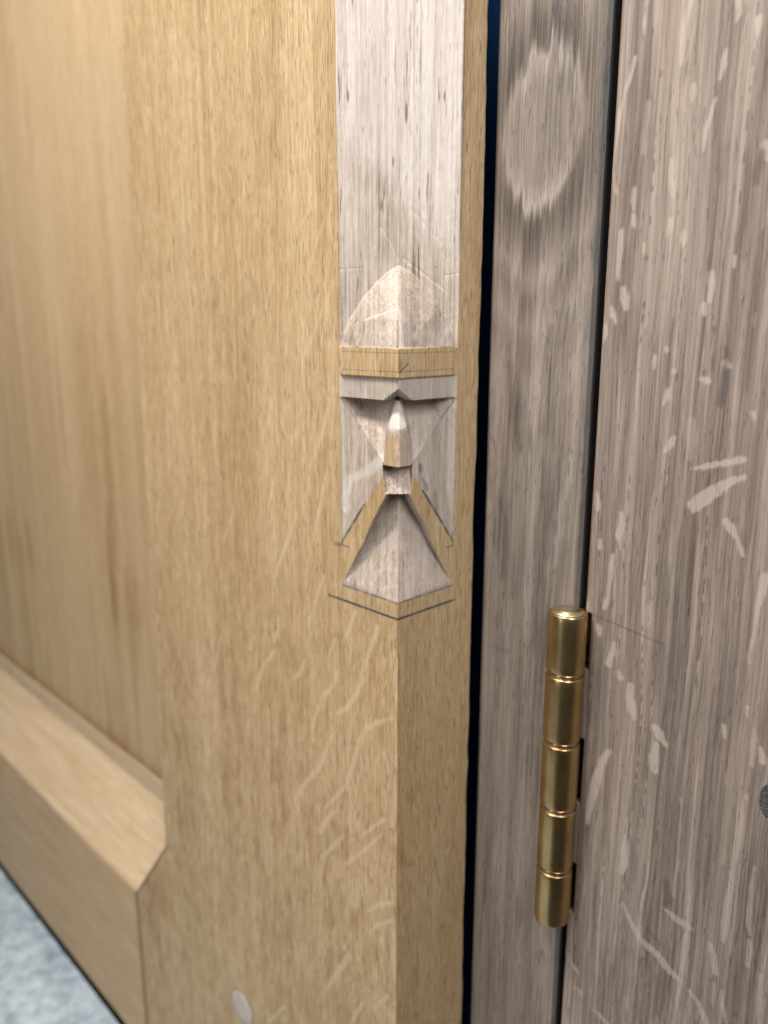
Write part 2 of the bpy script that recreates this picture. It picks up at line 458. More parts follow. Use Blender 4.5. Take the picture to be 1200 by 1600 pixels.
DARK_STREAKS_GREY = [
 (0.8, [(61.5,65.07,0.63),(61.65,59.52,1.26),(61.52,54.25,0.95)]),
 (0.6, [(50.21,70.61,0.65),(50.09,65.5,0.98),(50.06,57.7,1.0)]),
 (0.8, [(64.82,100.08,0.88),(64.7,96.82,1.32),(64.53,95.19,0.74)]),
 (0.7, [(59.0,63.16,0.63),(59.05,61.29,0.64)]),
 (0.8, [(59.78,-55.83,1.11),(60.07,-61.13,1.3)]),
 (0.35, [(49.71,-49.2,1.14),(50.89,-53.78,2.28),(49.92,-63.1,1.93)]),
 (0.5, [(55.86,-70.63,0.95),(58.97,-72.78,1.13)]),
 (0.4, [(38.31,-50.47,0.99),(38.31,-53.16,0.99)]),
 (0.35, [(58.04,102.15,0.9),(57.73,96.56,0.91)]),
 (0.4, [(37.03,78.63,1.02),(36.86,74.68,1.71)]),
 (0.25, [(50.1,-22.36,1.47),(52.26,-29.58,1.47)]),
 (0.35, [(47.28,-86.72,1.6),(46.2,-97.03,2.03)])]
RAY_FLECKS_TAN = [
 (1, [(-27.35,4.83,1.0),(-29.86,0.67,1.21),(-32.21,-5.38,1.23),(-34.63,-11.61,0.83)]),
 (1, [(-6.98,-3.92,1.51),(-9.35,-9.75,1.53),(-12.28,-16.79,1.56),(-13.8,-21.77,1.57),(-15.59,-26.01,1.39),(-19.48,-30.54,1.82),(-22.94,-33.31,1.02)]),
 (1, [(-15.3,-1.87,0.97),(-17.08,-5.84,1.37),(-18.89,-10.08,0.59)]),
 (1, [(-23.56,-12.15,1.0),(-25.78,-17.4,1.02)]),
 (1, [(-23.2,-20.29,0.81),(-23.82,-24.77,1.22),(-26.84,-28.06,1.44),(-30.23,-31.53,1.26)]),
 (1, [(-30.27,-33.09,1.26),(-32.34,-36.76,1.48),(-33.64,-42.19,1.28)]),
 (1, [(-1.68,-26.56,0.95),(-7.05,-30.17,1.16),(-11.18,-33.01,1.58),(-13.7,-37.31,1.4),(-15.79,-42.86,1.42),(-17.68,-49.4,1.43),(-19.86,-53.86,1.45),(-25.41,-60.76,1.27),(-28.87,-64.81,0.65)]),
 (1, [(-25.52,-41.01,1.04),(-27.86,-46.84,1.48),(-31.41,-53.32,1.72),(-36.84,-59.77,1.54),(-40.66,-65.67,1.56),(-42.62,-68.7,1.13)]),
 (1, [(-48.57,-15.48,0.87),(-50.96,-20.12,1.1)]),
 (1, [(-51.15,-23.79,1.11),(-56.59,-29.96,1.58),(-59.52,-35.07,1.6),(-61.14,-39.84,1.16)]),
 (1, [(-36.39,-21.62,0.84),(-38.58,-26.2,1.28),(-41.64,-29.16,0.86)]),
 (1, [(-3.96,-56.12,0.79),(-9.62,-61.93,1.21),(-14.51,-67.12,0.83)]),
 (1, [(-5.9,-62.21,0.8),(-11.69,-69.25,1.23),(-19.98,-78.46,1.27)]),
 (1, [(-20.93,-69.74,0.84),(-25.74,-75.68,1.29),(-30.77,-82.09,1.1)]),
 (1, [(-26.94,-66.56,1.5),(-31.4,-73.52,1.75)]),
 (1, [(-1.74,-80.42,1.21),(-6.69,-84.09,1.43),(-11.58,-89.0,0.84)]),
 (1, [(-1.73,-85.97,1.01),(-8.23,-91.52,1.04),(-10.32,-95.69,0.84)]),
 (1, [(-18.12,-100.52,0.86),(-21.29,-107.27,1.32)]),
 (1, [(-19.07,-108.47,2.18),(-25.54,-119.61,2.02),(-29.86,-127.13,1.15)]),
 (1, [(-13.7,-120.88,1.3),(-18.25,-130.63,1.56)]),
 (1, [(-3.16,-111.13,1.25),(-8.33,-118.39,1.07)]),
 (1, [(-51.98,-149.33,1.24),(-61.57,-162.67,1.29)]),
 (1, [(-25.49,-64.45,1.28),(-31.38,-72.88,1.31)]),
 (1, [(-38.52,19.87,0.82),(-42.83,11.87,1.25),(-49.98,-0.88,0.86)]),
 (1, [(-25.85,33.43,0.77),(-28.11,25.55,1.17),(-32.19,12.68,0.8)]),
 (1, [(-22.62,54.85,0.93),(-27.66,41.98,1.15),(-32.6,33.25,0.79)]),
 (0.7, [(-47.05,50.51,0.81),(-53.54,39.49,0.84)]),
 (0.7, [(-66.3,27.53,1.1),(-68.84,15.57,1.12),(-75.55,4.78,0.93)]),
 (0.6, [(-90.27,38.94,0.94),(-90.69,27.43,0.95)]),
 (0.6, [(-103.91,49.22,1.2),(-107.2,21.59,1.24)]),
 (0.7, [(-40.76,33.46,0.81),(-43.73,17.73,0.83)]),
 (0.7, [(-79.6,-27.15,0.96),(-84.93,-41.2,1.24)]),
 (0.7, [(-86.55,-24.93,1.22),(-94.06,-42.3,1.27)]),
 (0.7, [(-61.03,-21.82,1.82),(-63.66,-26.32,2.07)]),
 (0.6, [(-45.07,83.84,0.58),(-49.79,74.3,0.8)]),
 (0.7, [(-22.32,79.81,0.72),(-29.94,67.78,0.94),(-35.37,59.73,0.58)]),
 (0.6, [(-24.29,95.94,0.71),(-32.01,81.69,0.75)]),
 (0.6, [(-27.89,52.02,0.76),(-32.11,40.21,0.78)])]

# ================================================================== the setting
mb = MB(); mb.add([(-2500, -2500, -800), (2500, -2500, -800), (2500, 2500, -800), (-2500, 2500, -800)], [np.array([(0, 1, 2, 3)])], smooth=False)
o = mb.build('floor', M_floor); o['kind'] = 'structure'
mb = MB(); mb.box((-1100, -420, -290), (60, 3.2, -262))
o = mb.build('stone_worktop', M_slab, None, (-520, -200, -290))
o['label'] = 'mottled pale blue-grey stone surface under the oak frame, at the lower left'; o['category'] = 'worktop'
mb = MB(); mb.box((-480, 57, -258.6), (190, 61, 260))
o = mb.build('cabinet_interior', M_gap_shade); o['kind'] = 'structure'
mb = MB(); mb.box((-480, 7, -800), (190, 61, -259))
o = mb.build('under_rail_block', M_under_rail); o['kind'] = 'structure'  # added dark block, makes the dark line below the rail

# ================================================================== oiled oak frame with the carved corner
frame = empty('panelled_oak_frame', (0, 0, -262), 'golden oiled oak frame and panel with a carved bearded head on its corner', 'oak frame')
W0 = 14.3                                   # half width of the corner chamfer, measured across it
A0 = W0*math.sqrt(2)                        # where the chamfer meets the front face / the return
ZLO, ZHI = -258.0, 215.0

# ---- stile: front face + return face
mb = MB()
zs = np.concatenate([np.arange(ZLO, ZHI, .5), [ZHI]])
def left_edge(z):
    e = -122.8+.026*z
    return np.where(z > -127, e, np.maximum(e+(z+127)*.757, -155.0))
cols = np.linspace(0, 1, 230)
cols = 1-(1-cols)**1.25
Lz = left_edge(zs)
X = Lz[:, None]+(-A0-Lz[:, None])*cols[None, :]
Z = np.repeat(zs[:, None], X.shape[1], 1)
rng = np.random.RandomState(11)
extra = []
for k in range(1200):                         # faint small ray flecks between the clear ones, denser towards the foot
    z = rng.uniform(-235, 160); x = rng.uniform(-122, -8)
    if rng.rand() > (.9 if z < 10 else .40): continue
    L = rng.uniform(3, 12); tilt = rng.uniform(.12, .5)+max(0, -z)*.0035*rng.rand()
    w = rng.uniform(.3, .7); a = rng.uniform(.15, .48)
    x2, z2 = x-L*math.sin(tilt), z-L*math.cos(tilt)
    extra.append((a, [(x, z, w*.4), ((x+x2)/2+rng.uniform(-.4, .4), (z+z2)/2, w), (x2, z2, w*.4)]))
TANF = RAY_FLECKS_TAN+extra
def tan_attrs(x, z):
    tone = (fbm(x, z, 14, 90, 21)-.5)*.30+(fbm(x, z, 2.2, 110, 24, 2)-.5)*.22+(fbm(x, z, 2.4, 6, 22)-.5)*.42*sstep(90, -120, z)
    fl = strokes(x, z, TANF, soft=.30, wob=.35, seed=8)
    return tone, fl
tone, fl = tan_attrs(X, Z)
stain = .6*sstep(12, 3, np.hypot((X+135)/1.2, (Z+150)/1.5)+4*(vnoise(X, Z, 4, 6, 53)-.5))
mark = 1.1*line(X, Z, (-26, 0.0), (-A0+.5, 0.0), .60, 31, .25, .25)+.9*line(X, Z, (-23.5, 14.6), (-A0+.5, 14.9), .6, 32, .25)+.3*line(X, Z, (-A0+.3, 15), (-A0+.3, 110), .3, 33)
jl = sstep(1.7, .5, (X-Lz[:, None])*np.where(Z > -164.5, .8, 1.0))*sstep(-124, -128, Z)
mark = mark+.75*jl+.7*sstep(.45, .15, np.abs(np.hypot((X+77.6)/1.04, Z+167.8)-6.25))+.45*line(X, Z, (-A0-1.2, -30), (-A0-1.4, 8), .25, 34)
Y = np.zeros_like(X)+.10*(fbm(X, Z, 2, 30, 41)-.5)*sstep(0, 3, -A0-X)*sstep(0, 3, X-Lz[:, None])
sheet_with_body(mb, X, Y, Z, dict(tone=tone, fleck=fl, mark=mark, stain=stain, raw=fl*0), (0, 26, 0), flip=True)
ys = np.linspace(0, 1, 30)
edge = 29.0+np.interp(zs, [-140, -7, 30, 86, 140], [.0, -.4, -.3, .4, .0])+(fbm(zs, zs*0, 14, 1, 51)-.5)*1.1+(vnoise(zs, zs*0, 4, 1, 52)-.5)*.35
Yr = A0+(edge[:, None]-A0)*ys[None, :]
Zr = np.repeat(zs[:, None], 30, 1)
Xr = np.zeros_like(Yr)+.15*(fbm(Yr, Zr, 2, 30, 42)-.5)*sstep(0, 2, Yr-A0)-.8*sstep(.90, 1.0, ys)[None, :]**2
tone = (fbm(Yr, Zr, 6, 60, 23)-.5)*.35+.10  # return face toned lighter to offset its weaker light
markr = .8*line(Yr, Zr, (A0-.5, 0.0), (A0+1.6, 0.0), .35, 35)+.55*sstep(.9, .3, Yr-A0)*sstep(84, 95, Zr)*(.5+.5*vnoise(Yr, Zr, 1, 9, 36))
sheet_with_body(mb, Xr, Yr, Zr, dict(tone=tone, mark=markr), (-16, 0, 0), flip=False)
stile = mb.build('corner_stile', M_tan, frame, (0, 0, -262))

# ---- round peg end that pins the rail's tenon
mb = MB(); th = np.arange(48)*2*math.pi/48
V = []
for r_, y_ in ((6.0, 1.0), (6.0, -.12), (5.7, -.22), (3.0, -.26), (.05, -.26)):
    V.append(np.stack([-77.6+r_*np.cos(th)*1.04, np.full(48, y_), -167.8+r_*np.sin(th)], -1))
i, j = np.meshgrid(np.arange(4), np.arange(48), indexing='ij'); j2 = (j+1) % 48
mb.add(np.concatenate(V), [np.stack([i*48+j, i*48+j2, (i+1)*48+j2, (i+1)*48+j], -1).reshape(-1, 4)], dict(raw=np.ones(240), white=np.full(240, .45)))
po = mb.build('peg', M_tan, stile, (-77.6, 0, -167.8)); po['label'] = 'round pale peg end set in the stile'

# ---- carved corner: a height field over (u = across the corner, z), d = depth below the uncut corner edge
ucs = np.unique(np.round(np.concatenate([np.linspace(-W0, W0, 231), [0.0]]), 5))
zc = np.unique(np.round(np.concatenate([np.arange(ZLO, -4, .6), np.arange(-4, 88, .125), np.arange(88, 150, .3), np.arange(150, ZHI, 1.0), [ZHI]]), 4))
U, Z = np.meshgrid(ucs, zc)                  # rows z, columns u
AU = np.abs(U)
warp1 = (fbm(U, Z, 5, 5, 201)-.5)*.55; warp2 = (fbm(U, Z, 5, 5, 202)-.5)*.6
AM = np.abs(U+warp1*sstep(0, 2, W0-AU)); ZM = Z+warp2
Z_BT, Z_BB, Z_BR, Z_AP, Z_NB, Z_LB, Z_BASE = 64.6, 57.8, 52.3, 83.4, 37.2, 30.3, 4.2
wob = (fbm(U, Z, 3, 3, 61)-.5)+1.2*(fbm(U, Z, .55, .55, 161, 2)-.5)
chis = np.abs(((U*.5+Z*.23+3*vnoise(U, Z, 6, 6, 162)) % 1.0)-.5)
tool = (fbm(U, Z, 5, 9, 62)-.5)*1.2+(chis-.25)*.55+(np.abs(vnoise(U, Z, 1.6, 2.2, 163)-.5)-.2)*.7
HWD = np.interp(Z, [64.6, 67.5, 70.8, 74.5, 78.2, 81.6, 83.4], [14.1, 13.3, 11.8, 9.5, 6.8, 3.2, 0.3])
reg = np.zeros(U.shape, int)                 # 0 ground of the chamfer and uncut corner
d = AU.copy()
raw = np.zeros(U.shape); white = np.zeros(U.shape); mark = np.zeros(U.shape)
# flat chamfer above; cheeks below the brow
top = Z >= Z_BT-.30*wob
d = np.where(top, W0+.07*tool+.03*wob, d); raw = np.where(top, 1, raw)
white = np.where(top, sstep(-6, 6, (Z-113.5)+(U+14)*1.02+4*tool)*.50+.15, white)  # lit upper part of the chamfer painted in as paler colour
d = np.where(top, d+np.clip((Z-113.5)+(U+14)*1.02, -14, 0)*-.012, d)
# helmet dome
dome = top & (AM < HWD+.25*wob) & (Z < Z_AP)
k = sstep(Z_AP, 71, Z)
H = (HWD-AM)*.95
H2 = HWD*.86+.3-AU*AU*.045
sm = 2.2*(1-.92*sstep(75, 69, Z))+.05
hh = np.clip(.5+.5*(H2-H)/sm, 0, 1)
H = H2*(1-hh)+H*hh-sm*hh*(1-hh)
H = np.maximum(H, 0)+.35*sstep(0, .8, HWD-AU)+.22*tool-1.1*np.abs(fbm(U+.3*Z, Z, 4.5, 5.5, 210, 1)-.5)+.16*((U < 0) & (Z < 73.3+.32*U))
d = np.where(dome, W0-H, d); reg[dome] = 1
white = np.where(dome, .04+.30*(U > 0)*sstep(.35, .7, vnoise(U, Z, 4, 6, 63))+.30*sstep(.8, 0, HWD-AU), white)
white = np.where(dome, np.maximum(white, .55*line(U, Z, (-8.5, 70.7), (0, 73.3), .4, 211, .2)), white)
scr = strokes(U, Z, [(1, [(3, 96, .4), (10, 88.5, .5)]), (1, [(-4, 92, .3), (0, 84.5, .4)]), (.9, [(1, 85, .5), (12, 77, .4)]), (.8, [(-14, 82.5, .5), (-9, 82.8, .3)]), (.8, [(11, 81, .4), (14, 81.6, .4)])], soft=.25)
white = np.where(top & ~dome, np.maximum(white, .6*scr), white)
d = np.where(top & ~dome, d+.10*scr, d)
# helmet band: the uncut corner
band = (Z < Z_BT-.30*wob) & (Z >= Z_BB+.12*wob)
d = np.where(band, AU, d); reg[band] = 2; raw[band] = 0
mark = np.where(band, .55*line(U, Z, (-13.6, 63.5), (13.4, 63.4), .18, 71, .10)+.6*line(U, Z, (-13.8, 59.2), (13.6, 59.3), .18, 72, .10)
                + .6*line(U, Z, (13.3, 57.8), (13.3, 64.5), .2, 73, .1)+.8*line(U, Z, (.2, 59.0), (2.3, 61.2), .3, 74)+.6*line(U, Z, (0.2, 58.4), (0.2, 64.4), .22, 75)*(U > 0), mark)
# brow, set back under the band, with the notch over the nose
brow = (Z < Z_BB+.12*wob) & (Z >= Z_BR+.10*wob)
notch = np.clip((55.4-ZM)-AM*.86, 0, None)
d = np.where(brow, np.minimum(AU+1.1+.12*tool+notch*3.4, W0), d); reg[brow] = 3; raw[brow] = 1
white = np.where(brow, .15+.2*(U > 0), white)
# cheeks: ramp up to the outer edge of the collar strips
low = (Z < Z_BR) & (Z > 12)
nx, nz = .879, .477
q = (AM-3.3)*nx+(ZM-35.7)*nz                  # distance outside the collar's outer edge
foot = AU-q*nx
cheek = (Z < Z_BR+.10*wob) & (q > .06*wob) & (AU <= W0)
dch = np.minimum(np.clip(foot, 0, W0)+1.25*np.clip(q, 0, None), W0+.18*tool)
d = np.where(cheek, dch, d); raw[cheek] = 1; reg[cheek] = np.where(U[cheek] < 0, 4, 5)
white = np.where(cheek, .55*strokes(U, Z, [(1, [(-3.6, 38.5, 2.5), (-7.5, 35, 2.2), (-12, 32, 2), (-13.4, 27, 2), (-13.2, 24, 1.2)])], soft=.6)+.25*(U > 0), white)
# eye sockets
dg = ((AM-3.4)*-.799+(ZM-37.8)*.601)          # inside the diagonal that runs from the brow's end to the nose
eye = cheek & (dg > 0)
d = np.where(eye, np.minimum(d+.5+np.clip(dg, 0, 4)*.6, W0+2.6)+.25*(fbm(U, Z, .9, .9, 64)-.5), d)
reg[eye] = np.where(U[eye] < 0, 6, 7)
mark = np.where(cheek, mark+.35*sstep(.32, .05, np.abs(dg+.1))*(AU < 14)*(U < 0)+.25*sstep(.3, .05, np.abs(dg+.1))*(U > 0), mark)
# nose
HWN = np.interp(Z, [37.2, 44.4, 47.5, 51.9, 52.4], [3.35, 2.45, 1.9, .65, .5])
dn = np.maximum(AU, .25)+np.interp(Z, [37.2, 44.0, 46.2, 52.0], [.1, .9, 1.3, 6.5])
wall = dn+np.clip(AM-HWN, 0, None)*7.5
nose = (Z < Z_BR+.1*wob) & (Z >= Z_NB) & ((wall < d) | (AM < HWN+.2)) & (AU < HWN+2.2)
d = np.where(nose, wall, d); reg[nose] = 8
raw = np.where(nose, np.maximum(sstep(43.2, 45.5, Z+1.5*wob+.5*AU), sstep(.1, .5, AU-HWN)), raw)
raw = np.where(nose, np.maximum(sstep(42.5, 46.0, Z+2*wob), np.where(U > .9, .9, .25+.3*sstep(-1.5, .5, U))), raw)
white = np.where(nose, .7*sstep(45.2, 46.4, Z+wob*1.5), white)
# collar strips: uncut corner outside the lip and the beard recess
HWR = np.interp(Z, [Z_BASE, Z_LB], [14.05, 2.9])
strip = (Z < 37.6) & (Z > Z_BASE) & ~(reg == 8) & (q <= .06*wob)
reg[strip] = np.where(U[strip] < 0, 9, 10); d = np.where(strip, AU, d); raw[strip] = 0
mark = np.where(strip | cheek, mark+.95*line(AU, Z, (3.6, 35.3), (14.5, 15.2), .5, 76, .2)*(Z < np.where(U < 0, 27, 31)), mark)
mark = np.where((AU > 10.5) & (np.abs(Z-14.8) < 1), np.maximum(mark, .7*line(AU, Z, (12.2, 14.75), (14.3, 14.8), .45, 77)), mark)
# lip
HWL = np.interp(Z, [Z_LB, Z_NB], [2.95, 3.55])
lip = (Z < Z_NB) & (Z >= Z_LB+.25*wob) & (AM < HWL+.15*wob)
d = np.where(lip, np.interp(Z, [Z_LB, 33.0, Z_NB], [2.6, 4.2, 6.6])+.12*AU+.5*wob, d); reg[lip] = 11; raw[lip] = 1
# beard: two facets that come up to the uncut corner at the base line
beard = (Z < Z_LB+.25*wob) & (Z >= Z_BASE) & (AM < HWR+.10*wob)
fr = (Z-Z_BASE)/(Z_LB-Z_BASE)
df = np.maximum(AU*.97+9.0*fr, AU)+.12*tool+.12
d = np.where(beard, np.minimum(df, AU+np.clip(HWR-AM, 0, None)*4.2), d); reg[beard] = 12; raw[beard] = 1
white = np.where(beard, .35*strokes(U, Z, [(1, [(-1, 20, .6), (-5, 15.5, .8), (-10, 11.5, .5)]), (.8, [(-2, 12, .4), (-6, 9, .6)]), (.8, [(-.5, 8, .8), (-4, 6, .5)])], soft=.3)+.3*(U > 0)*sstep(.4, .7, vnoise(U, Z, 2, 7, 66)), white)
# pencil lines round the foot of the beard and a smudge by the mouth
below = (Z < 5.2)
mark = np.where(below, mark+.85*line(U, Z, (-14.3, Z_BASE-.1), (14.2, Z_BASE-.1), .40, 78)+1.1*line(U, Z, (-14.3, 0), (14.3, 0), .60, 79, .2, .25), mark)
mark = np.maximum(mark, .55*strokes(U, Z, [(1, [(5.5, 36.6, 1.0), (5.6, 35.6, .9)]), (.8, [(5.9, 33.6, .6), (7.2, 30.8, .9)]), (.6, [(9.2, 29.5, .5), (9.4, 25, .9)])], soft=.35))
white = np.where((Z < Z_BASE) & (Z > 1.8), .5*sstep(3.0, 4.6, Z+2.4*(vnoise(U, Z, .8, 2, 67)-.5)), white)
raw = np.where((Z < Z_BASE) & (Z > 1.8), .5*white, raw)
d = d+np.where(raw > .5, .10*(fbm(U, Z, .7, 5, 68)-.5), 0)*sstep(0, 1, W0-AU)
d = d-.10*sstep(.35, 0, AU)*0
mark = mark+.35*line(U, Z, (-14.2, 15), (-14.2, 52), .3, 80)+.4*line(U, Z, (14.1, 16), (14.1, 50), .3, 81)+.5*line(U, Z, (14.2, 86), (14.2, 150), .4, 82)
mark = np.clip(mark, 0, 1)
for _ in range(1):                           # slightly worn, rounded edges
    dd = d.copy(); dd[1:-1, 1:-1] = (2*d[1:-1, 1:-1]+d[2:, 1:-1]+d[:-2, 1:-1]+d[1:-1, 2:]+d[1:-1, :-2])/6
    d = dd
d[:, 0] = W0; d[:, -1] = W0
# arris: slightly worn
P = np.stack([(U-d)/math.sqrt(2), (U+d)/math.sqrt(2), Z], -1)
tone, fl = tan_attrs(np.minimum(P[..., 0], 0), Z)
tone = np.where(U > 0, (fbm(P[..., 1], Z, 6, 60, 23)-.5)*.35+.10, tone)  # same painted lightening on the return side of the corner
fl = np.where((U < 0) & (raw < .5) & (Z < 3), fl, 0)
tone = np.where(raw > .5, (fbm(U, Z, 4, 14, 69)-.5)*.18+(fbm(U, Z, .5, 30, 169, 2)-.5)*np.where(reg == 0, .8, .5), tone)
fl = np.where(raw > .5, 0, fl)
mark = np.where((reg == 0) & (Z > 66), mark, mark)
dash = sstep(.66, .80, vnoise(U, Z, .25, 3.4, 171)*.5+vnoise(U, Z, .30, 12, 172)*.25+vnoise(U, Z, 2.5, 8, 174)*.25)
tone = np.where((reg == 0) & (Z > 66), tone-.36*dash, tone)
white = np.where((reg == 0) & (Z > 66), white*(1-.9*dash)*(.55+.45*sstep(.35, .6, fbm(U, Z, .7, 30, 173, 2))), white)
stain = np.where((U > 0), .6*sstep(.4, .62, vnoise(U, Z, 2.2, 5, 70))*sstep(-72, -67, Z)*sstep(-50, -55, Z)*sstep(6, 4.5, U), 0)
n, m = U.shape
F = grid_faces(n, m)[:, ::-1]
fi, fj = np.meshgrid(np.arange(n-1), np.arange(m-1), indexing='ij')
freg = reg[:-1, :-1].ravel()
PV = P.reshape(-1, 3)
AT = dict(tone=tone, fleck=fl, mark=mark, raw=raw, white=white, stain=stain)
def region(ids):
    sel = F[np.isin(freg, ids)]
    used, inv = np.unique(sel, return_inverse=True)
    g = MB(); g.add(PV[used], [inv.reshape(-1, 4)[:, ::-1]], {k_: v_.ravel()[used] for k_, v_ in AT.items()})
    return g
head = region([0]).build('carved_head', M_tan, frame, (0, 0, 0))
for nm, rid in (('helmet_dome', 1), ('helmet_band', 2), ('brow', 3), ('cheek', 4), ('cheek', 5), ('eye_socket', 6), ('eye_socket', 7),
                ('nose', 8), ('collar_strip', 9), ('collar_strip', 10), ('upper_lip', 11), ('beard', 12)):
    if (freg == rid).any():
        region([rid]).build(nm, M_tan, head, (0, 0, 0))
head['label'] = 'carved bearded head in a pointed helmet on the bare wood corner'

# ---- panel
mb = MB()
xs = np.linspace(-440, -100, 240); zs2 = np.linspace(-135, 300, 220)
X, Z = np.meshgrid(xs, zs2)
tone = (fbm(X, Z, 9, 220, 91)-.5)*.45+.04+.12*sstep(0, 140, Z)-.22*sstep(.72, .88, vnoise(X, Z, 8, 70, 92))
sheet_with_body(mb, X, np.zeros_like(X)+25.4, Z, dict(tone=tone), (0, 4, 0), flip=False)
mb.build('panel', M_panel, frame, (0, 0, -262))
# ---- bottom rail: square face, wide bevel, small upright lip against the panel
def swept(prof, xr, n=60):
    mb = MB(); k = len(prof); xr = np.array(xr)
    tt = np.linspace(0, 1, n)
    V = np.zeros((n, k, 3))
    V[..., 0] = -470+(xr[None, :]+470)*tt[:, None]
    V[..., 1] = [p_[0] for p_ in prof]; V[..., 2] = [p_[1] for p_ in prof]
    i, j = np.meshgrid(np.arange(n-1), np.arange(k), indexing='ij'); j2 = (j+1) % k
    Fq = np.stack([i*k+j, (i+1)*k+j, (i+1)*k+j2, i*k+j2], -1).reshape(-1, 4)
    return mb.add(V, [Fq, (np.arange(k)+(n-1)*k)[None, :], np.arange(k)[::-1][None, :]], smooth=False)
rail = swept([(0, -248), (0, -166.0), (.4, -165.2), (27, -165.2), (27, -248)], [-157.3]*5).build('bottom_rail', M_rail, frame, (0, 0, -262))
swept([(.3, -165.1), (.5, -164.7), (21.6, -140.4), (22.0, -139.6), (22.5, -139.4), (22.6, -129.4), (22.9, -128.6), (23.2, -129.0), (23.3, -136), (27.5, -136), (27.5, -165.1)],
      [-156.9, -156.6, -124, -123, -122.5, -122.5, -122.5, -122.5, -122.5, -122.5, -122.5]).build('rail_bevel', M_bevel, rail, (0, 0, -262))

# ================================================================== grey stile with the oval figure
zs = np.concatenate([np.arange(-258, 205, .45), [205]])
xs = np.concatenate([np.linspace(2.0, 30.4, 104), np.linspace(30.55, 31.2, 6)])
X, Z = np.meshgrid(xs, zs)
e1 = sstep(1.0, 0, X-2.0); e2 = np.clip((X-30.4)/.8, 0, 1)
rough_edge = (vnoise(Z, Z*0, 4, 1, 101)-.3)
Y = 29.7+e1*.7+e2*.8+.25*np.clip(rough_edge, 0, 1)*sstep(29.4, 30.4, X)+.16*(fbm(X, Z, .8, 30, 102)-.5)
jag = (vnoise(X, Z*0, 2.6, 1, 103)-.5)*4+(vnoise(X, Z, .42, 60, 104)-.5)*6.5*(.4+.8*vnoise(X, Z, 4, 12, 115))+(vnoise(X, Z, .9, 60, 117)-.5)*4+(fbm(X, Z, 6, 12, 105)-.5)*4
zz = Z-112.3+np.sign(Z-112.3)*jag*.8
r = np.sqrt(((X-15.2-.05*(Z-112))/11.2)**2+(zz/16.0)**2)
rimw = np.clip(np.abs(zz)/16.0/np.maximum(r, .2), 0, 1)**1.5
ring = np.interp(r, [0, .5, .70, .86, .94, 1.08, 1.25, 1.5, 1.9, 2.2, 2.6, 3.0, 3.5, 4.2, 6], [.00, .00, .04, .16, .21, -.28, -.30, -.18, .06, -.10, .06, -.08, .05, -.02, 0])
ring = np.where(ring > 0, ring*(.25+1.5*rimw*np.where(zz < 0, 1.15, .9)), ring*(.6+.7*rimw))
fade = sstep(80, 25, np.abs(Z-112))
tone = ring*(.35+.65*fade)+(fbm(X, Z, 2.6, 90, 106)-.5)*.55*sstep(.9, 1.5, r)+(fbm(X-.05*Z, Z, .9, 30, 116, 2)-.5)*.24+(fbm(X, Z, 7, 40, 107)-.5)*.32
tone = tone-.20*strokes(X, Z, [(1, [(9, 60, 3), (11, 50, 4), (12, 40, 2)]), (.9, [(7, 28, 2), (9, 14, 5), (11, 2, 3)]), (.8, [(20, 62, 2), (21, 45, 2)])], soft=1.5, wob=1.5)+.0
fl = .55*strokes(X, Z, [(1, [(27.5, 40, 1), (25.5, 26, 1.6), (24, 12, 1)]), (.8, [(29, 85, 1), (28.4, 70, 1.3), (26, 55, .8)]), (.6, [(22, -20, 1), (20, -60, 1.4), (19, -110, 1)]), (.6, [(28, -95, 1), (26, -130, 1)])], soft=.8, wob=1.2)
fine = sstep(.62, .74, vnoise(X, Z, .42, 7, 108)*.6+vnoise(X, Z, .35, 16, 109)*.4)*sstep(.35, .6, vnoise(X, Z, 5, 26, 110))
mark = np.maximum(.42*fine+.35*line(X, Z, (1.5, -14.0), (13, -13.4), .4, 111), .7*sstep(30.1, 30.7, X+.4*rough_edge))  # last term paints gap shade along the right edge
mb = MB()
sheet_with_body(mb, X, Y, Z, dict(tone=tone, fleck=fl, mark=mark), (0, 26, 0), flip=False, side_shade=.85)  # post sides coloured dark to stand for shade in the gaps
gs = empty('grey_oak_post', (16, 29, -258), 'narrow bare grey oak post with a pale oval grain figure, between the two dark gaps', 'oak post')
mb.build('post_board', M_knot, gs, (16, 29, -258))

# ================================================================== grey quarter-sawn board (the hinged door)
door = empty('hinged_oak_board', (60, 29, -258), 'wide bare grey oak board with pale ray flecks, right of the brass hinge', 'oak board')
zs = np.concatenate([np.arange(-180, 165, .30), [165]])
xs = np.concatenate([[33.9], np.arange(34.1, 96, .28)])
X, Z = np.meshgrid(xs, zs)
HZ = [4.2, -10.9, -28.6, -46.4, -63.5, -78.8]          # knuckle joints of the hinge
cut = np.zeros(X.shape)
for a_, b_ in ((3.6, -10.6), (-28.8, -46.2), (-63.7, -78.2)):
    cut = np.maximum(cut, ((Z < a_) & (Z > b_) & (X < 35.6)).astype(float))
Y = 28.8+sstep(.7, 0, X-33.9)*.5+.12*(fbm(X, Z, .9, 40, 122)-.5)
Y = Y+cut*14
wx = X+(fbm(X, Z, 14, 40, 121)-.5)*3.0
g1 = fbm(wx, Z, 2.1, 75, 123, 2)
g2 = fbm(wx, Z, .95, 38, 124, 2)
g3 = vnoise(wx, Z, 6.5, 140, 125)
streak = sstep(.50, .58, g1)*.17-sstep(.50, .38, g1)*.13
streak2 = sstep(.60, .66, g2)*.14-sstep(.42, .34, g2)*.08
tone = streak+streak2+(vnoise(wx, Z, .45, 30, 140)-.5)*.22+(g3-.5)*.25+(fbm(X, Z, 9, 30, 126)-.5)*.16
tone = tone+.02+.22*sstep(.52, .62, fbm(X, Z, 1.3, 9, 127, 2))*sstep(-40, -110, Z)-.05
FL = list(RAY_FLECKS_GREY)
rng = np.random.RandomState(4)
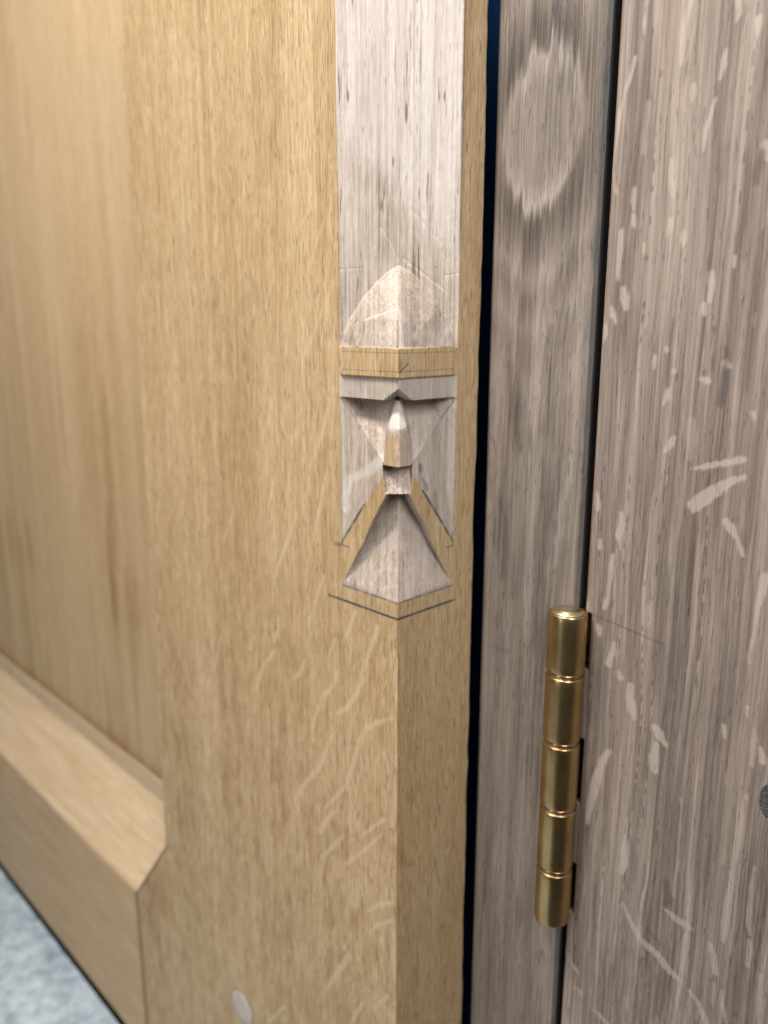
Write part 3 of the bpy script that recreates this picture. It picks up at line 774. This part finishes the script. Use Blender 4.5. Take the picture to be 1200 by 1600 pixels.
for k_ in range(70):
    x = rng.uniform(34, 92); z = rng.uniform(-150, 140); L = rng.uniform(2, 9)*(1 if z > -40 else .7); w = rng.uniform(.35, .9)
    sl = rng.uniform(-.12, .05) if z > -70 else rng.uniform(-.1, .4)
    FL.append((rng.uniform(.15, .5), [(x, z, w*.4), (x+sl*L*.5+rng.uniform(-.2, .2), z-L*.5, w), (x+sl*L, z-L, w*.4)]))
fl = strokes(X, Z, FL, soft=.30, wob=.5, seed=9, wscale=.86)
dk = strokes(X, Z, DARK_STREAKS_GREY, soft=.7, wob=.9, seed=10)
cell = wx/1.35                              # thin pale growth lines, some with dotted pores along them
ci = np.floor(cell).astype(int); TT = np.random.RandomState(150).rand(256, 3)
off = (TT[ci % 256, 0]-.5)*.6
dl = np.abs(cell-ci-.5-off)*1.35
on = sstep(.45, .62, vnoise(ci*7.3, Z, 1, 45, 151))*(TT[ci % 256, 1] > .35)
thin = sstep(.34, .10, dl)*on
porel = sstep(.22, .08, dl)*on*(TT[ci % 256, 2] > .45)*sstep(.52, .64, vnoise(ci*3.1, Z, 1, 1.5, 152))*sstep(.35, .6, vnoise(ci*5.7, Z, 1, 22, 153))
mark = np.maximum.reduce([.75*dk, .65*porel*(1-fl), .55*line(X, Z, (36.2, 3.4), (54, 1.2), .42, 131)])
tone = tone*.78+.17*thin*(1-porel)
mb = MB()
sheet_with_body(mb, X, Y, Z, dict(tone=tone, fleck=fl, mark=mark), (0, 26, 0), flip=False)
mb.build('board_face', M_grey, door, (60, 29, -258))
# small dark knot at the right
mb = MB()
R0, cx0, cz0 = 1.9, 79.3, -25.4
seg = 40; prof = [(R0*1.05, 29.2), (R0*1.0, 28.5), (R0*.88, 28.52), (R0*.6, 28.62), (R0*.3, 28.6), (0.02, 28.6)]
pr = np.array(prof); th = np.arange(seg)*2*math.pi/seg
V = np.zeros((len(pr), seg, 3)); V[..., 0] = cx0+pr[:, :1]*np.cos(th); V[..., 1] = pr[:, 1:]; V[..., 2] = cz0+pr[:, :1]*1.9*np.sin(th)
i, j = np.meshgrid(np.arange(len(pr)-1), np.arange(seg), indexing='ij'); j2 = (j+1) % seg
mb.add(V, [np.stack([i*seg+j, i*seg+j2, (i+1)*seg+j2, (i+1)*seg+j], -1).reshape(-1, 4)], smooth=False)
so = mb.build('knot', M_stud, door, (cx0, 28, cz0)); so['label'] = 'small dark grey speckled knot'

# ================================================================== brass hinge
HX, HY, HR = 31.95, 24.7, 4.55
hinge = empty('brass_hinge', (HX, HY, -78.8), 'polished brass butt hinge with five knuckles over the gap beside the board', 'hinge')
for k_ in range(5):
    zt, zb = HZ[k_]-(.0 if k_ == 0 else .55), HZ[k_+1]+(.55 if k_ < 4 else 0)
    rr = HR*(1-.004*k_)
    c = .45
    prof = [(rr-c-.3, zb), (rr-c, zb), (rr-c*.45, zb+c*.12), (rr-c*.12, zb+c*.45), (rr, zb+c)]
    for q_ in np.linspace(0, 1, 12)[1:-1]:
        prof.append((rr+.012*math.sin(9*q_+k_), zb+c+(zt-zb-2*c)*q_))
    prof += [(rr, zt-c), (rr-c*.12, zt-c*.45), (rr-c*.45, zt-c*.12), (rr-c, zt), (rr-c-.3, zt)]
    mb = MB(); mb.lathe(HX, HY, prof)
    kn = mb.build('knuckle', M_brass, hinge, (HX, HY, zb))
    # the tongue that runs from the knuckle back into its leaf
    mb = MB()
    if k_ % 2 == 0: mb.box((HX+.9, HY+1.5, zb+.3), (HX+1.7, 48, zt-.3))
    else: mb.box((HX+.15, HY+1.5, zb+.3), (HX+.8, 48, zt-.3))
    mb.build('leaf_tongue', M_brass, hinge, (HX, HY, zb))
for k_ in range(1, 5):
    zc0 = HZ[k_]; rr = HR-.42
    mb = MB(); mb.lathe(HX, HY, [(rr-.5, zc0-.62), (rr, zc0-.5), (rr+.12, zc0-.2), (rr+.12, zc0+.2), (rr, zc0+.5), (rr-.5, zc0+.62)])
    mb.build('washer', M_copper, hinge, (HX, HY, zc0))
mb = MB()
zt = HZ[0]
mb.lathe(HX, HY, [(HR-.72, zt-.25), (HR-.75, zt+.12), (2.1, zt+.14), (2.05, zt+.26), (1.5, zt+.40), (.6, zt+.46), (.05, zt+.47)], capb=False)
mb.build('pin_head', M_brass_end, hinge, (HX, HY, zt))
mb = MB(); mb.lathe(HX, HY, [(.05, HZ[5]-.5), (1.4, HZ[5]-.4), (2.0, HZ[5]-.1), (2.1, HZ[5]+.3)], capt=False)
mb.build('pin_foot', M_brass_end, hinge, (HX, HY, HZ[5]))
